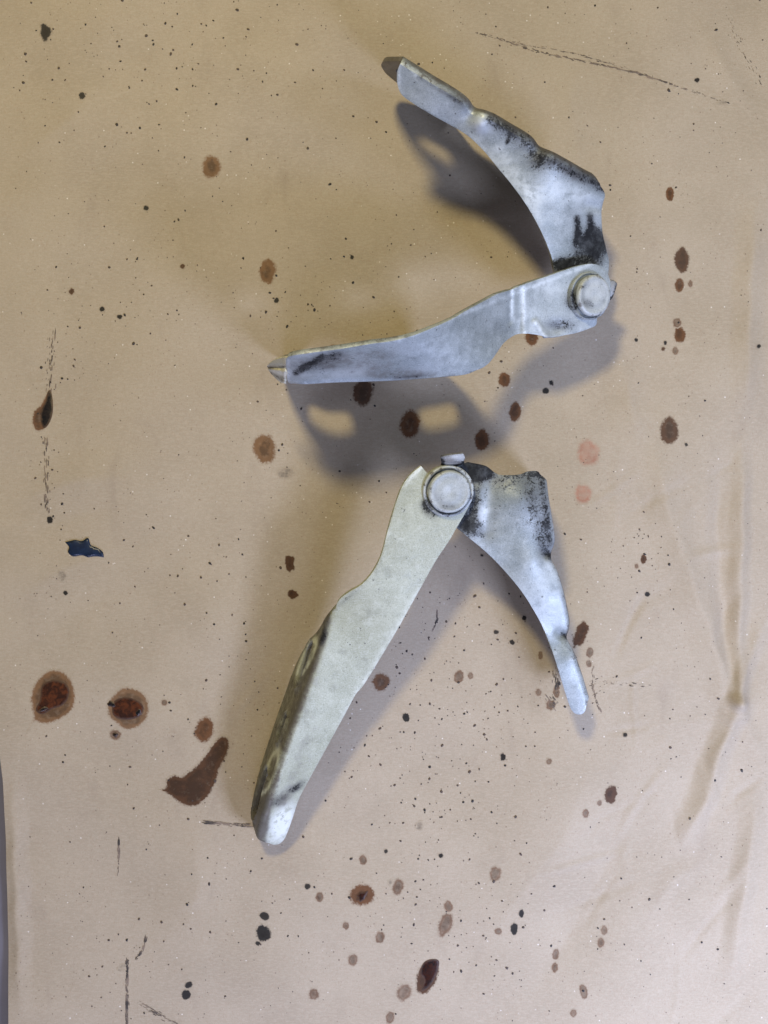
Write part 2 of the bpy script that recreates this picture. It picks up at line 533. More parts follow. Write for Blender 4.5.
def metal_mat(name, c0, c1, bright, metallic=0.25, spec=0.5):
    """worn zinc coloured paint over pressed steel with grease, brown dust and bare patches where the attributes put them, some of it painted shading"""
    m, t, b = new_mat(name)
    p = t.pos()
    n1 = t.noise(p, 45, 5, 0.6)
    n2 = t.noise(p, 230, 5, 0.65)
    n3 = t.noise(p, 1300, 3, 0.65)
    scr = t.noise(t.map(p, (1, 26, 5), 0.9), 120, 3, 0.6)
    scr2 = t.noise(t.map(p, (30, 1, 5), 0.35), 110, 3, 0.6)
    scr3 = t.noise(t.map(p, (1, 30, 5), -0.5), 90, 3, 0.6)
    edge = t.ramp(t.node('ShaderNodeNewGeometry').outputs['Pointiness'], 0.53, 0.60)
    col = t.mix(t.ramp(n1, 0.32, 0.68), c0, c1)
    col = t.mix(t.ramp(n2, 0.50, 0.78, 0, 0.42), col, bright)
    col = t.mix(t.ramp(n2, 0.46, 0.26, 0, 0.34), col, tuple(q*0.62 for q in c0))
    col = t.mix(t.ramp(n3, 0.60, 0.74, 0, 0.24), col, tuple(q*0.45 for q in c0))
    col = t.mix(t.ramp(scr, 0.63, 0.72, 0, 0.45), col, bright)
    col = t.mix(t.ramp(scr2, 0.64, 0.72, 0, 0.40), col, tuple(q*0.40 for q in c0))
    col = t.mix(t.ramp(scr3, 0.65, 0.73, 0, 0.40), col, bright)
    grit = t.noise(p, 1900, 2, 0.75)
    col = t.mix(t.ramp(grit, 0.46, 0.74, 0, 0.28), col, bright)
    col = t.mix(t.ramp(grit, 0.46, 0.26, 0, 0.55), col, tuple(q*0.42 for q in c0))
    chip = t.math('MULTIPLY', t.ramp(t.node('ShaderNodeNewGeometry').outputs['Pointiness'], 0.51, 0.56), t.ramp(t.noise(p, 420, 3, 0.6), 0.55, 0.62))
    mott = t.noise(p, 95, 6, 0.7, 0.4)
    col = t.mix(t.ramp(mott, 0.52, 0.72, 0, 0.42), col, tuple(q*0.50 for q in c0))
    col = t.mix(t.math('MULTIPLY', edge, 0.55), col, bright)
    col = t.mix(t.math('MULTIPLY', chip, 0.8), col, (0.09, 0.075, 0.06))
    bare_lit = t.math('MULTIPLY', t.attr('bare_lit'), t.ramp(n2, 0.36, 0.56, 0.30, 1.0), clamp=True)
    col = t.mix(bare_lit, col, tuple(min(0.86, q*1.12) for q in bright))
    du = t.math('ADD', t.attr('dust_shade'), t.math('MULTIPLY', t.math('SUBTRACT', n2, 0.5), 1.1))
    du = t.math('MULTIPLY', t.ramp(du, 0.15, 0.85), t.ramp(t.attr('dust_shade'), 0.02, 0.2), clamp=True)
    col = t.mix(t.math('MULTIPLY', du, 0.85), col, (0.085, 0.066, 0.048))
    ga = t.attr('grime_shade')
    gn = t.math('ADD', t.math('MULTIPLY', t.math('SUBTRACT', n3, 0.5), 1.5), t.math('MULTIPLY', t.math('SUBTRACT', t.noise(p, 330, 7, 0.78, 0.3), 0.5), 2.6))
    gr = t.math('ADD', ga, t.math('MULTIPLY', gn, t.ramp(ga, 1.0, 1.45, 1.0, 0.25)))
    film = t.math('MULTIPLY', t.ramp(ga, 0.03, 0.80, 0, 0.88), t.ramp(n2, 0.25, 0.75, 0.6, 1.0))
    col = t.mix(film, col, (0.060, 0.060, 0.062))
    gr = t.math('MULTIPLY', t.math('MULTIPLY', t.ramp(gr, 0.52, 0.92), t.ramp(t.noise(p, 160, 5, 0.7), 0.28, 0.60, 0.62, 1.0)), t.ramp(ga, 0.03, 0.22), clamp=True)
    col = t.mix(t.math('MULTIPLY', gr, 0.94), col, (0.011, 0.011, 0.012))
    # odd dark pits anywhere
    pit = t.ramp(t.noise(p, 520, 2, 0.5), 0.70, 0.76, 0, 0.7)
    col = t.mix(pit, col, (0.05, 0.045, 0.04))
    t.l.new(col, b.inputs['Base Color'])
    t.put(b.inputs['Metallic'], t.math('MULTIPLY', t.math('SUBTRACT', 1.0, gr), metallic))
    t.put(b.inputs['Specular IOR Level'], t.math('SUBTRACT', spec, t.math('MULTIPLY', t.math('MAXIMUM', gr, film), spec*0.8)))
    t.put(b.inputs['Roughness'], t.math('ADD', t.ramp(n2, 0.3, 0.7, 0.40, 0.54), t.math('MULTIPLY', gr, 0.16)))
    bp = t.node('ShaderNodeBump'); bp.inputs['Strength'].default_value = 0.42; bp.inputs['Distance'].default_value = 0.0004
    hgt = t.math('ADD', t.math('MULTIPLY', n2, 1.0), t.math('MULTIPLY', n3, 0.45))
    hgt = t.math('ADD', hgt, t.math('MULTIPLY', n1, 0.5))
    hgt = t.math('ADD', hgt, t.math('MULTIPLY', gr, 0.4))
    t.l.new(hgt, bp.inputs['Height']); t.l.new(bp.outputs[0], b.inputs['Normal'])
    return m


m_cool = metal_mat('zinc_paint', (0.265, 0.30, 0.30), (0.405, 0.44, 0.44), (0.64, 0.685, 0.69), 0.18)
m_cream = metal_mat('cream_paint', (0.345, 0.350, 0.245), (0.45, 0.458, 0.340), (0.70, 0.72, 0.63), 0.05, 0.35)
m_lip = metal_mat('lip_paint', (0.50, 0.47, 0.33), (0.60, 0.57, 0.42), (0.78, 0.75, 0.62), 0.05)
m_rivet = metal_mat('rivet_paint', (0.36, 0.385, 0.365), (0.47, 0.495, 0.475), (0.66, 0.68, 0.66), 0.10)
m_dark = metal_mat('greasy_steel', (0.19, 0.19, 0.18), (0.28, 0.28, 0.26), (0.50, 0.50, 0.46), 0.3)

# ------------------------------------------------------------------ the bench and the paper
m_bench, t, b = new_mat('bench_grey')
t.l.new(t.mix(t.noise(t.pos(), 30, 5), (0.10, 0.092, 0.105), (0.19, 0.175, 0.19)), b.inputs['Base Color'])
b.inputs['Roughness'].default_value = 0.6
me = bpy.data.meshes.new('bench_top')
me.from_pydata([(-.7, -.7, -.0035), (.7, -.7, -.0035), (.7, .7, -.0035), (-.7, .7, -.0035)], [], [(0, 1, 2, 3)])
tag(link('bench_top', me, m_bench), 'grey bench top showing as a sliver past the left edge of the paper', kind='structure')

waves = []
for i in range(16):
    lam = rng.uniform(0.05, 0.20); a = rng.normal(0.0, 0.9)
    waves.append((math.cos(a)*2*math.pi/lam, math.sin(a)*2*math.pi/lam, rng.uniform(0, 6.28), lam*0.0036))
CREASES = [   # polyline in picture points, height mm, half width px, +1 ridge / other: step
    ([(742, 425), (741, 520), (739, 610), (736, 700)], 0.95, 6, 'r'),
    ([(722, 440), (718, 520), (724, 620), (735, 705)], -0.7, 7, 'r'),
    ([(648, 430), (668, 520), (700, 610), (733, 700)], 1.1, 13, 'r'),
    ([(636, 636), (655, 668), (684, 700)], 0.6, 7, 'r'),
    ([(735, 705), (718, 750), (703, 800), (672, 862)], 1.2, 8, 'r'),
    ([(700, 720), (690, 780), (660, 840)], -0.5, 12, 'r'),
    ([(737, 705), (750, 735), (768, 768)], 0.7, 5, 'r'),
    ([(736, 695), (752, 650), (775, 600)], 0.9, 6, 'r'),
    ([(756, 770), (750, 840), (735, 940), (730, 1000)], 0.9, 8, 'r'),
    ([(640, 930), (670, 880), (720, 850)], 0.5, 8, 'r'),
    ([(600, 290), (625, 380), (640, 470)], 0.6, 12, 'r'),
    ([(755, 190), (748, 300), (744, 430)], 0.8, 9, 'r'),
    ([(566, 40), (572, 130), (590, 200)], 0.35, 14, 'r'),
    ([(690, 10), (735, 90), (768, 130)], 0.5, 10, 'r'),
    ([(0, 610), (60, 570), (140, 540)], 0.5, 22, 'r'),
    ([(0, 505), (80, 480), (150, 476)], 0.45, 16, 'r'),
    ([(0, 170), (70, 120), (120, 60)], 0.6, 30, 'r'),
    ([(120, 240), (150, 215), (175, 190)], 0.25, 8, 'r'),
    ([(470, 960), (560, 840), (600, 740)], 0.6, 30, 'r'),
    ([(520, 1020), (590, 900), (640, 800)], -0.5, 22, 'r'),
    ([(190, 800), (200, 880), (180, 960)], 0.5, 20, 'r'),
    ([(12, 760), (16, 860), (22, 1024)], 0.8, 7, 'r'),
]

cr = random.Random(21)
for i in range(60):
    x0 = cr.uniform(600, 775); y0 = cr.uniform(430, 1010)
    an = cr.gauss(1.9, 0.55); ln = cr.uniform(35, 110)
    bend = cr.gauss(0, 10)
    CREASES.append(([(x0, y0), (x0 + ln*0.5*math.cos(an) + bend, y0 + ln*0.5*math.sin(an)), (x0 + ln*math.cos(an), y0 + ln*math.sin(an))],
                    cr.choice((-1, 1))*cr.uniform(0.10, 0.30), cr.uniform(2.5, 5.5), 'r'))
for i in range(22):
    x0 = cr.uniform(20, 600); y0 = cr.uniform(10, 1010)
    an = cr.uniform(0, 3.1); ln = cr.uniform(30, 120)
    CREASES.append(([(x0, y0), (x0 + ln*0.5*math.cos(an) + cr.gauss(0, 8), y0 + ln*0.5*math.sin(an)), (x0 + ln*math.cos(an), y0 + ln*math.sin(an))],
                    cr.choice((-1, 1))*cr.uniform(0.05, 0.14), cr.uniform(3, 8), 'r'))


def paper_h(x, y):
    """height of the sheet (m) over real x, y"""
    x = np.asarray(x, float); y = np.asarray(y, float)
    h = np.zeros(x.shape)
    for kx, ky, ph, a in waves: h += a * np.sin(kx*x + ky*y + ph)
    px, py = x/S + 384, 512 - y/S
    for pts, hgt, wd, _ in CREASES:
        best = np.full(x.shape, 1e9)
        for (x0, y0), (x1, y1) in zip(pts[:-1], pts[1:]):
            dx, dy = x1 - x0, y1 - y0
            t = np.clip(((px - x0)*dx + (py - y0)*dy) / (dx*dx + dy*dy), 0, 1)
            wob = 1.6*np.sin(py*0.11 + px*0.07)
            best = np.minimum(best, np.hypot(px - x0 - t*dx + wob*0.5, py - y0 - t*dy))
        fade = np.ones(x.shape)
        for (xa, ya) in (pts[0], pts[-1]):
            if math.hypot(xa - 735, ya - 703) > 16:
                fade *= 1 - 0.97*np.exp(-(((px - xa)**2 + (py - ya)**2)/(48.0 if wd > 4.5 else 18.0)**2))
        q = np.sqrt(best**2 + 5.0)/(wd*2.1)
        h += 4.3*hgt*MM*np.maximum(0, 1 - q)**1.4*fade
    # calmer under the hinges
    return h * 0.9 + 0.0006


nx, ny = 560, 700
ys = np.linspace(-0.34, 0.34, ny)
px_edge = np.interp(512 - ys/S, [-200, 560, 700, 780, 850, 930, 1024, 1250], [-60, -26, -4, 4, 6.5, 8, 9.5, 20])
lx = (px_edge - 384) * S
U = np.linspace(0, 1, nx)
gx = lx[:, None] + (0.30 - lx)[:, None] * U[None]
gy = np.repeat(ys[:, None], nx, 1)
gz = paper_h(gx, gy)
co = np.stack([gx, gy, gz], -1).reshape(-1, 3)
ii = (np.arange(ny - 1)[:, None]*nx + np.arange(nx - 1)[None]).ravel()
quads = np.stack([ii, ii + 1, ii + nx + 1, ii + nx], 1)
# thin lower side and rim, so the sheet has an edge
edge_loop = np.r_[np.arange(nx), np.arange(1, ny)*nx + nx - 1, (ny - 1)*nx + np.arange(nx - 2, -1, -1), np.arange(ny - 2, 0, -1)*nx]
low = co[edge_loop].copy(); low[:, 2] -= 0.0005
base = len(co)
n = len(edge_loop)
rim = np.stack([edge_loop, np.r_[edge_loop[1:], edge_loop[:1]], base + (np.arange(n) + 1) % n, base + np.arange(n)], 1)[:, ::-1]
allco = np.r_[co, low].astype(np.float32)
allf = np.r_[quads, rim].astype(np.int32)
me = bpy.data.meshes.new('kraft_paper')
me.vertices.add(len(allco)); me.vertices.foreach_set('co', allco.ravel())
me.loops.add(allf.size); me.loops.foreach_set('vertex_index', allf.ravel())
me.polygons.add(len(allf)); me.polygons.foreach_set('loop_start', (np.arange(len(allf))*4).astype(np.int32))
me.update(calc_edges=True); me.validate()
finish(me, 60)
paper = tag(link('kraft_paper', me, m_paper), 'brown kraft paper sheet spotted with oil and dirt under both hinges', 'paper')


# ------------------------------------------------------------------ oil and dirt in the paper
LIFT = [0.00004]


def stain_mesh(name, poly, soft_px, mat, parent, lift=0.0, dome=0.0, spacing=None):
    xs = [p[0] for p in poly]; ys_ = [p[1] for p in poly]
    size = max(max(xs) - min(xs), max(ys_) - min(ys_))
    va, fa = fill(poly, spacing or max(0.9, min(2.2, size / 9)))
    ed = bdist(poly, va[:, 0], va[:, 1])
    x, y = (va[:, 0] - 384)*S, (512 - va[:, 1])*S
    LIFT[0] += 0.0000006
    z = paper_h(x, y) + LIFT[0] + lift + dome*MM*np.sqrt(np.clip(ed / (size*0.30), 0, 1))
    me = bpy.data.meshes.new(name)
    tri = fa[:, ::-1]
    me.from_pydata(np.stack([x, y, z], -1).tolist(), [], tri.tolist())
    a = me.attributes.new('edge', 'FLOAT', 'POINT')
    a.data.foreach_set('value', np.clip(ed/soft_px, 0, 1).astype(np.float32))
    me.shade_smooth()
    me.update()
    if me.polygons[0].normal.z < 0:
        me.flip_normals()
    return link(name, me, mat, parent)


def ellipse(cx, cy, rx, ry, rot=0, rough=0.05, seed=None):
    r = random.Random(seed if seed is not None else int(cx*31 + cy*17))
    ph = [r.uniform(0, 6.28) for _ in range(7)]
    am = [r.uniform(0.3, 1) * rough for _ in range(7)]
    n = max(18, int(2*math.pi*max(rx, ry)/1.1))
    out = []
    a = math.radians(rot)
    for k in range(n):
        t = 2*math.pi*k/n
        q = 1 + sum(am[j]*math.sin((j + 2)*t + ph[j])/(1 + 0.35*j) for j in range(7))
        u, v = rx*q*math.cos(t), ry*q*math.sin(t)
        out.append((cx + u*math.cos(a) - v*math.sin(a), cy + u*math.sin(a) + v*math.cos(a)))
    return out


def stain(cx, cy, rx, ry, mat, rot=0, rough=0.045, name='oil_stain'):
    return stain_mesh(name, ellipse(cx, cy, rx + 0.8, ry + 0.8, rot, rough), max(3.0, min(rx, ry)*0.8), mat, paper)


for args in [
    (212, 168, 9.5, 12, m_halo), (268, 272, 9, 12.5, m_halo), (265, 449, 12, 16, m_halo), (410, 424, 11, 15, m_brown),
    (363, 392, 10.5, 15, m_umber), (335, 350, 9, 5, m_brown), (482, 440, 8, 11, m_brown), (504, 380, 6, 7.5, m_brown),
    (515, 412, 6, 10, m_brown), (531, 337, 7.5, 9.5, m_brown), (668, 431, 9.5, 15, m_umber), (682, 260, 7.5, 13.5, m_umber),
    (679.5, 285, 4.5, 7, m_brown), (690.5, 283.5, 2.4, 3.6, m_faint), (679.5, 335, 5.8, 8, m_brown), (677, 323, 4, 5, m_faint),
    (675, 351, 3, 4, m_faint), (670, 194, 4, 7, m_brown), (588, 453, 12, 14.5, m_pink), (583, 494, 9, 10.5, m_pink),
    (205, 729, 10, 13, m_brown, 20), (381, 682, 9.5, 9, m_brown), (459, 677, 4.8, 7, m_faint, 15), (470.5, 676, 2.6, 3.6, m_faint),
    (290, 563, 4.5, 9.5, m_umber, -12, 0.14), (293, 594, 5, 4.6, m_umber, -20, 0.14), (580, 634, 7, 13, m_umber, 18, 0.10),
    (589, 652, 3.6, 5, m_faint, 15), (588, 663, 3, 3.4, m_faint), (609.5, 793, 6.8, 9, m_umber, 10, 0.09), (584, 811, 3.4, 4.4, m_faint),
    (598, 801, 2.4, 3, m_faint), (362, 894, 13.5, 11, m_brown, -12), (398, 887, 6.2, 8, m_faint, 10), (380, 936, 4.8, 6, m_faint),
    (353, 959, 5.4, 6, m_faint), (314, 993, 5.4, 5.6, m_faint), (445.5, 925, 7.4, 12.5, m_faint, 16), (448.5, 907, 4.4, 5.8, m_faint),
    (404, 992, 7.6, 9.5, m_faint, 20), (390, 1017, 4.4, 6, m_faint, 10), (495, 873, 5.2, 8.5, m_faint, 15, 0.1),
    (498, 931, 3.6, 3.6, m_faint), (556, 955, 3.4, 5.4, m_faint, 12), (555, 968, 3, 5, m_faint, 12), (583, 990, 4, 7, m_faint, -8),
    (573, 1012, 3.2, 4, m_faint, 25), (604, 930, 3, 4.6, m_faint), (600.5, 942, 3.4, 5, m_faint, 15), (115, 735, 6, 5.4, m_faint),
    (335, 700, 2.2, 2.6, m_faint), (165, 702, 3, 3, m_faint), (643, 559, 2.8, 4.6, m_umber), (363, 860, 3.6, 5, m_faint),
    (320, 895, 3.6, 5, m_faint), (548, 760, 2.6, 3, m_faint), (538, 692, 3, 3.4, m_faint), (550, 704, 5, 5.5, m_faint, 0, 0.15),
    (556, 690, 3, 8, m_faint, 15, 0.15), (540, 655, 2.4, 4, m_faint), (636, 566, 2, 2.6, m_faint), (346, 924, 3, 4, m_faint),
]:
    stain(*args)
for args in [
    (46, 33, 6.5, 7.5, m_black, 20, 0.16), (264, 931, 7.6, 8.6, m_black), (265, 914, 5, 3.8, m_black, 8), (258.5, 941, 2.4, 2, m_black),
    (186.5, 994, 4.6, 5, m_black), (189, 984, 4, 2.8, m_black, -35), (514, 928, 3.4, 6, m_black), (521, 912, 2.4, 4, m_black),
    (545.5, 391, 3.2, 2.8, m_black), (551, 383, 1.8, 2.2, m_black), (406, 718, 3.4, 4.2, m_black, -25), (503, 757, 3, 3.2, m_black, 0, 0.2),
    (49, 520, 3, 3.2, m_black), (65, 593, 2, 2.2, m_black), (390.5, 883, 2, 3, m_smudge), (308, 884, 3, 2.6, m_black, -20),
    (83, 97, 3, 3.4, m_black), (146, 208, 2.6, 2.2, m_black), (183, 267, 2.6, 2.2, m_umber), (102, 309, 2.4, 2.4, m_black), (120, 317, 2.6, 2.2, m_black),
    (71, 291, 2.6, 3, m_umber, 30), (62, 576, 4.5, 5.5, m_smudge), (286, 473, 9, 5.5, m_smudge, -5), (390, 374, 3, 2, m_smudge),
    (529, 592, 2.6, 2.2, m_black), (496, 632, 2.4, 2, m_black), (524, 618, 2, 2.4, m_black), (512, 642, 2.4, 2.4, m_black),
    (123, 968, 6, 3, m_smudge, -20), (647, 594, 2.4, 2.4, m_black), (665, 343, 1.6, 1.8, m_black), (757, 347, 2.6, 1.6, m_black, -30), (685, 445, 1.6, 1.6, m_black),
    (420, 827, 4, 4.4, m_smudge), (441, 856, 2.2, 2.2, m_black), (386, 852, 1.8, 2, m_black), (624, 734, 2.2, 2, m_black), (696, 81.5, 2.4, 2, m_black),
    (722, 103, 5, 2, m_smudge), (636, 340, 1.6, 1.6, m_black), (663, 349, 1.8, 1.8, m_umber), (352, 257, 1.8, 2, m_black), (277, 301, 2.2, 2.6, m_black, 30),
]:
    stain(*args, name='grease_spot')

# the large drops that are still wet in the middle
big = [(30, 700), (33, 685), (41, 674), (53, 669), (66, 673), (74, 683), (76, 696), (73, 710), (63, 719), (50, 724), (39, 724), (34, 716)]
tails = catmull([(30, 700), (33, 686), (41, 675), (53, 669), (65, 672), (70, 677), (73.5, 672, 'c'), (72, 679), (76, 693), (74, 708), (64, 718), (50, 724), (40, 724), (35, 722), (31, 729), (27, 734, 'c'), (30, 726), (33, 718)], 1.6)[0]
a1 = stain_mesh('oil_stain', [tuple(p) for p in tails], 7, m_halo, paper)
stain_mesh('wet_oil', [tuple(p) for p in catmull([(43, 684), (54, 680), (65, 683), (69, 690), (67, 700), (61, 706), (52, 709), (43, 714), (36, 710), (40, 700), (41, 690)], 1.4)[0]], 3, m_wetred, a1, 0.00004, 0.35)
a2 = stain_mesh('oil_stain', ellipse(129, 708, 22.5, 21, 0, 0.035), 7, m_halo, paper)
stain_mesh('wet_oil', [tuple(p) for p in catmull([(114, 702), (124, 697), (136, 699), (144, 706), (141, 715), (132, 719), (121, 719), (113, 714)], 1.4)[0]], 3, m_wetred, a2, 0.00004, 0.3)
stain_mesh('oil_clot', ellipse(112, 704, 4, 3.4, 0, 0.2), 2, m_wetblack, a2, 0.00006, 0.4)
stain_mesh('oil_clot', ellipse(139, 712, 3, 4, 0, 0.2), 2, m_wetblack, a2, 0.00010, 0.4)
stain_mesh('oil_clot', ellipse(115, 735, 2.6, 2.6, 0, 0.2), 2, m_wetblack, a2, 0.00006, 0.3)
stain_mesh('oil_clot', ellipse(44, 709, 4, 2.6, -20, 0.2), 2, m_wetblack, a1, 0.00060, 0.4)
comma = catmull([(221, 735), (228, 736), (231, 743), (228, 755), (221, 768), (217, 782), (209, 796), (198, 805), (188, 806), (177, 801), (169, 795), (158, 790, 'c'), (165, 787), (166, 779), (174, 774), (182, 775), (192, 768), (203, 757), (213, 743)], 1.8)[0]
stain_mesh('oil_stain', [tuple(p) for p in comma], 6, m_umber, paper)
a3 = stain_mesh('oil_stain', ellipse(427, 977, 11.5, 17.5, 22, 0.05), 6, m_umber, paper)
stain_mesh('wet_oil', [tuple(p) for p in catmull([(424, 962), (432, 959), (439, 961), (438, 970), (434, 980), (428, 988), (421, 991), (424, 980), (420, 972)], 1.4)[0]], 3, m_wetdark, a3, 0.00004, 0.25)
a4 = stain_mesh('oil_stain', [tuple(p) for p in catmull([(47, 390), (50, 387, 'c'), (52, 398), (52, 412), (48, 424), (41, 431), (34, 430), (31, 421), (33, 411), (40, 404)], 1.6)[0]], 4, m_brown, paper)
stain_mesh('wet_oil', [tuple(p) for p in catmull([(47, 392), (50, 390), (52, 400), (52, 413), (48, 424), (43, 428), (40, 420), (41, 409), (45, 401)], 1.4)[0]], 3, m_wetblack, a4, 0.00004, 0.35)
stain_mesh('wet_oil', ellipse(362, 895, 6, 3.6, -30, 0.25), 2, m_wetdark, paper, 0.00005, 0.25)

# a flake of dark blue paint
fl = stain_mesh('paint_flake', [tuple(p) for p in catmull([(65, 542, 'c'), (70, 541), (75, 540), (82, 541), (88, 538), (91, 545), (98, 548), (103, 552), (104, 557, 'c'), (96, 556), (88, 557, 'c'), (82, 555), (73, 556), (68, 552), (69, 547)], 1.4)[0]], 2, m_blue, None, 0.0004, 0.35)
tag(fl, 'small dark blue paint flake lying left of the lower hinge', 'paint flake')
sm = fl.modifiers.new('t', 'SOLIDIFY'); sm.thickness = 0.0004; sm.offset = -1


# streaks: runs of dry dirt crumbs dragged along the paper
def dots_mesh(name, dots, mat, parent=None, seed=1):
    """dots: (px, py, r px, stretch, angle, height px)"""
    r = random.Random(seed)
    vs, fs = [], []
    k = 6
    X = np.array([d[0] for d in dots]); Y = np.array([d[1] for d in dots])
    Z = paper_h((X - 384)*S, (512 - Y)*S)
    for (x, y, rad, st, an, hg), z in zip(dots, Z):
        b0 = len(vs)
        for ring, (sc, hz) in enumerate(((1.0, 0.0), (0.65, 0.75))):
            for j in range(k):
                t = 2*math.pi*j/k
                q = rad*sc*r.uniform(0.72, 1.25)
                u, v = q*st*math.cos(t), q*math.sin(t)
                vs.append(((x + u*math.cos(an) - v*math.sin(an) - 384)*S, (512 - y - u*math.sin(an) - v*math.cos(an))*S, z + 0.00012 + hz*hg*S))
        vs.append(((x - 384)*S, (512 - y)*S, z + 0.00012 + hg*S))
        for j in range(k):
            j2 = (j + 1) % k
            fs.append((b0 + j, b0 + j2, b0 + k + j2, b0 + k + j)); fs.append((b0 + k + j, b0 + k + j2, b0 + 2*k))
    me = bpy.data.meshes.new(name); me.from_pydata(vs, [], fs); me.update()
    return link(name, me, mat, parent)


def streak(pts, n, spread, rmax, seed):
    r = random.Random(seed)
    L = [0]
    for a, b_ in zip(pts[:-1], pts[1:]): L.append(L[-1] + math.dist(a, b_))
    dots = []
    for i in range(int(n*2.0)):
        s = r.random()*L[-1]
        for k in range(len(pts) - 1):
            if L[k] <= s <= L[k + 1]:
                f = (s - L[k])/(L[k + 1] - L[k]); a, b_ = pts[k], pts[k + 1]
                an = math.atan2(-(b_[1] - a[1]), b_[0] - a[0])
                dots.append((a[0] + f*(b_[0] - a[0]) + r.gauss(0, spread), a[1] + f*(b_[1] - a[1]) + r.gauss(0, spread),
                             0.50*rmax*r.uniform(0.25, 1)**1.3, r.uniform(2, 8), -an, 0.08))
    return dots_mesh('dirt_streak', dots, m_streak, paper, seed)


streak([(475, 33), (500, 39), (530, 49), (560, 57)], 60, 0.7, 0.8, 1)
streak([(555, 55), (600, 65), (635, 74), (674, 87)], 95, 0.5, 1.0, 2)
streak([(674, 87), (700, 95), (728, 104)], 22, 0.6, 0.7, 31)
streak([(510, 42), (570, 52), (610, 64), (650, 78)], 60, 0.5, 0.7, 12)
streak([(118, 841), (118, 858)], 24, 0.5, 1.5, 3)
streak([(118, 858), (117, 877)], 12, 0.5, 0.8, 13)
streak([(206, 820), (214, 821), (232, 823), (250, 824)], 60, 0.9, 1.3, 4)
streak([(127, 960), (127, 1000), (127, 1024)], 60, 0.9, 1.6, 5)
streak([(146, 938), (143, 950), (135, 960)], 24, 0.6, 1.2, 6)
streak([(437, 612), (437, 620), (433, 630)], 26, 0.35, 1.0, 7)
streak([(592, 684), (595, 700), (600, 712)], 26, 0.5, 0.9, 8)
streak([(52, 335), (50, 362), (48, 388)], 26, 2.2, 1.5, 9)
streak([(45, 432), (46, 470), (47, 512)], 34, 1.8, 1.5, 10)
streak([(592, 665), (591, 695), (600, 690)], 18, 0.5, 0.7, 11)
streak([(140, 1003), (160, 1015), (180, 1024)], 40, 1.4, 1.0, 14)
#streak([(660, 858), (690, 850), (712, 838)], 20, 1.2, 0.8, 15)
#streak([(672, 905), (706, 876)], 24, 1.0, 0.9, 16)
streak([(570, 690), (600, 680), (650, 685)], 24, 1.8, 0.8, 17)
streak([(728, 20), (745, 55), (762, 85)], 30, 2.5, 0.7, 18)
streak([(556, 668), (555, 692)], 24, 1.6, 1.4, 19)
streak([(548, 698), (556, 708)], 18, 2.4, 1.3, 20)

# loose specks all over, thicker where the photograph has more of them
r = random.Random(3)
dots = []
clusters = [(100, 60, 60, 40, 46), (190, 120, 70, 60, 40), (120, 300, 60, 35, 26), (250, 300, 90, 30, 34), (320, 180, 80, 80, 24), (50, 440, 14, 70, 26),
            (285, 30, 80, 40, 18), (430, 640, 45, 50, 60), (400, 780, 45, 70, 60), (440, 830, 45, 40, 45), (500, 940, 36, 30, 34), (300, 900, 70, 60, 34),
            (530, 600, 30, 40, 14), (640, 560, 22, 30, 26), (150, 760, 60, 50, 24), (130, 560, 80, 50, 18), (240, 650, 40, 80, 40), (330, 430, 60, 40, 16),
            (620, 900, 80, 70, 24), (650, 150, 90, 100, 26), (690, 700, 60, 60, 18), (120, 970, 40, 40, 26), (520, 410, 60, 40, 12), (480, 60, 120, 50, 18),
            (540, 690, 30, 40, 26), (470, 720, 50, 40, 40), (350, 320, 60, 20, 12)]
for cx, cy, sx, sy, n in clusters:
    for _ in range(int(n*1.35)):
        rad = 0.45 + 1.05 * r.random()**2.8
        dots.append((r.gauss(cx, sx), r.gauss(cy, sy), rad, r.uniform(1, 1.5), r.uniform(0, 6.28), 0.4*rad))
for _ in range(760):
    rad = 0.34 + 0.62 * r.random()**4
    dots.append((r.uniform(0, 768), r.uniform(-10, 1034), rad, r.uniform(1, 1.6), r.uniform(0, 6.28), 0.35*rad))
dots = [d for d in dots if d[0] > 12 and d[0] < 800]
tag(dots_mesh('dirt_speck', dots, m_speck, paper, 4), kind='stuff')

# ------------------------------------------------------------------ hinges
def hinge(px, py, label):
    o = bpy.data.objects.new('hood_hinge', None)
    COL.objects.link(o)
    o.location = P(px, py, 0); o.empty_display_size = 0.03
    return tag(o, label, 'hinge', 'pair of metal hood hinges on the paper')


def nrm(h, x, y):
    e = 3.0
    a = P(x + e, y, h(x + e, y)[0]) - P(x - e, y, h(x - e, y)[0])
    b_ = P(x, y + e, h(x, y + e)[0]) - P(x, y - e, h(x, y - e)[0])
    n = a.cross(b_)
    if n.z < 0: n = -n
    return n.normalized()


# ---- lower hinge
low_h = hinge(400, 640, 'lower metal hinge spread in a wide V with its cream arm pointing down left')

hb = Heights([(421, 466, 50), (448, 490, 47), (470, 500, 44.5), (388, 530, 49), (437, 559, 41.5), (361, 585, 44.5), (420, 589, 39.5), (335, 604, 41),
              (400, 625, 36), (378, 662, 31), (326, 635, 39), (313, 672, 37), (344, 716, 27), (296, 720, 35), (309, 780, 23), (279, 770, 33.5),
              (293, 812, 19.5), (268, 815, 29), (262, 836, 20), (279, 843, 11.5)],
             bumps=lambda x, y: 0.6*blob(x, y, 330, 690, 40, 40) - 0.8*seg(x, y, 288, 790, 264, 812, 4))


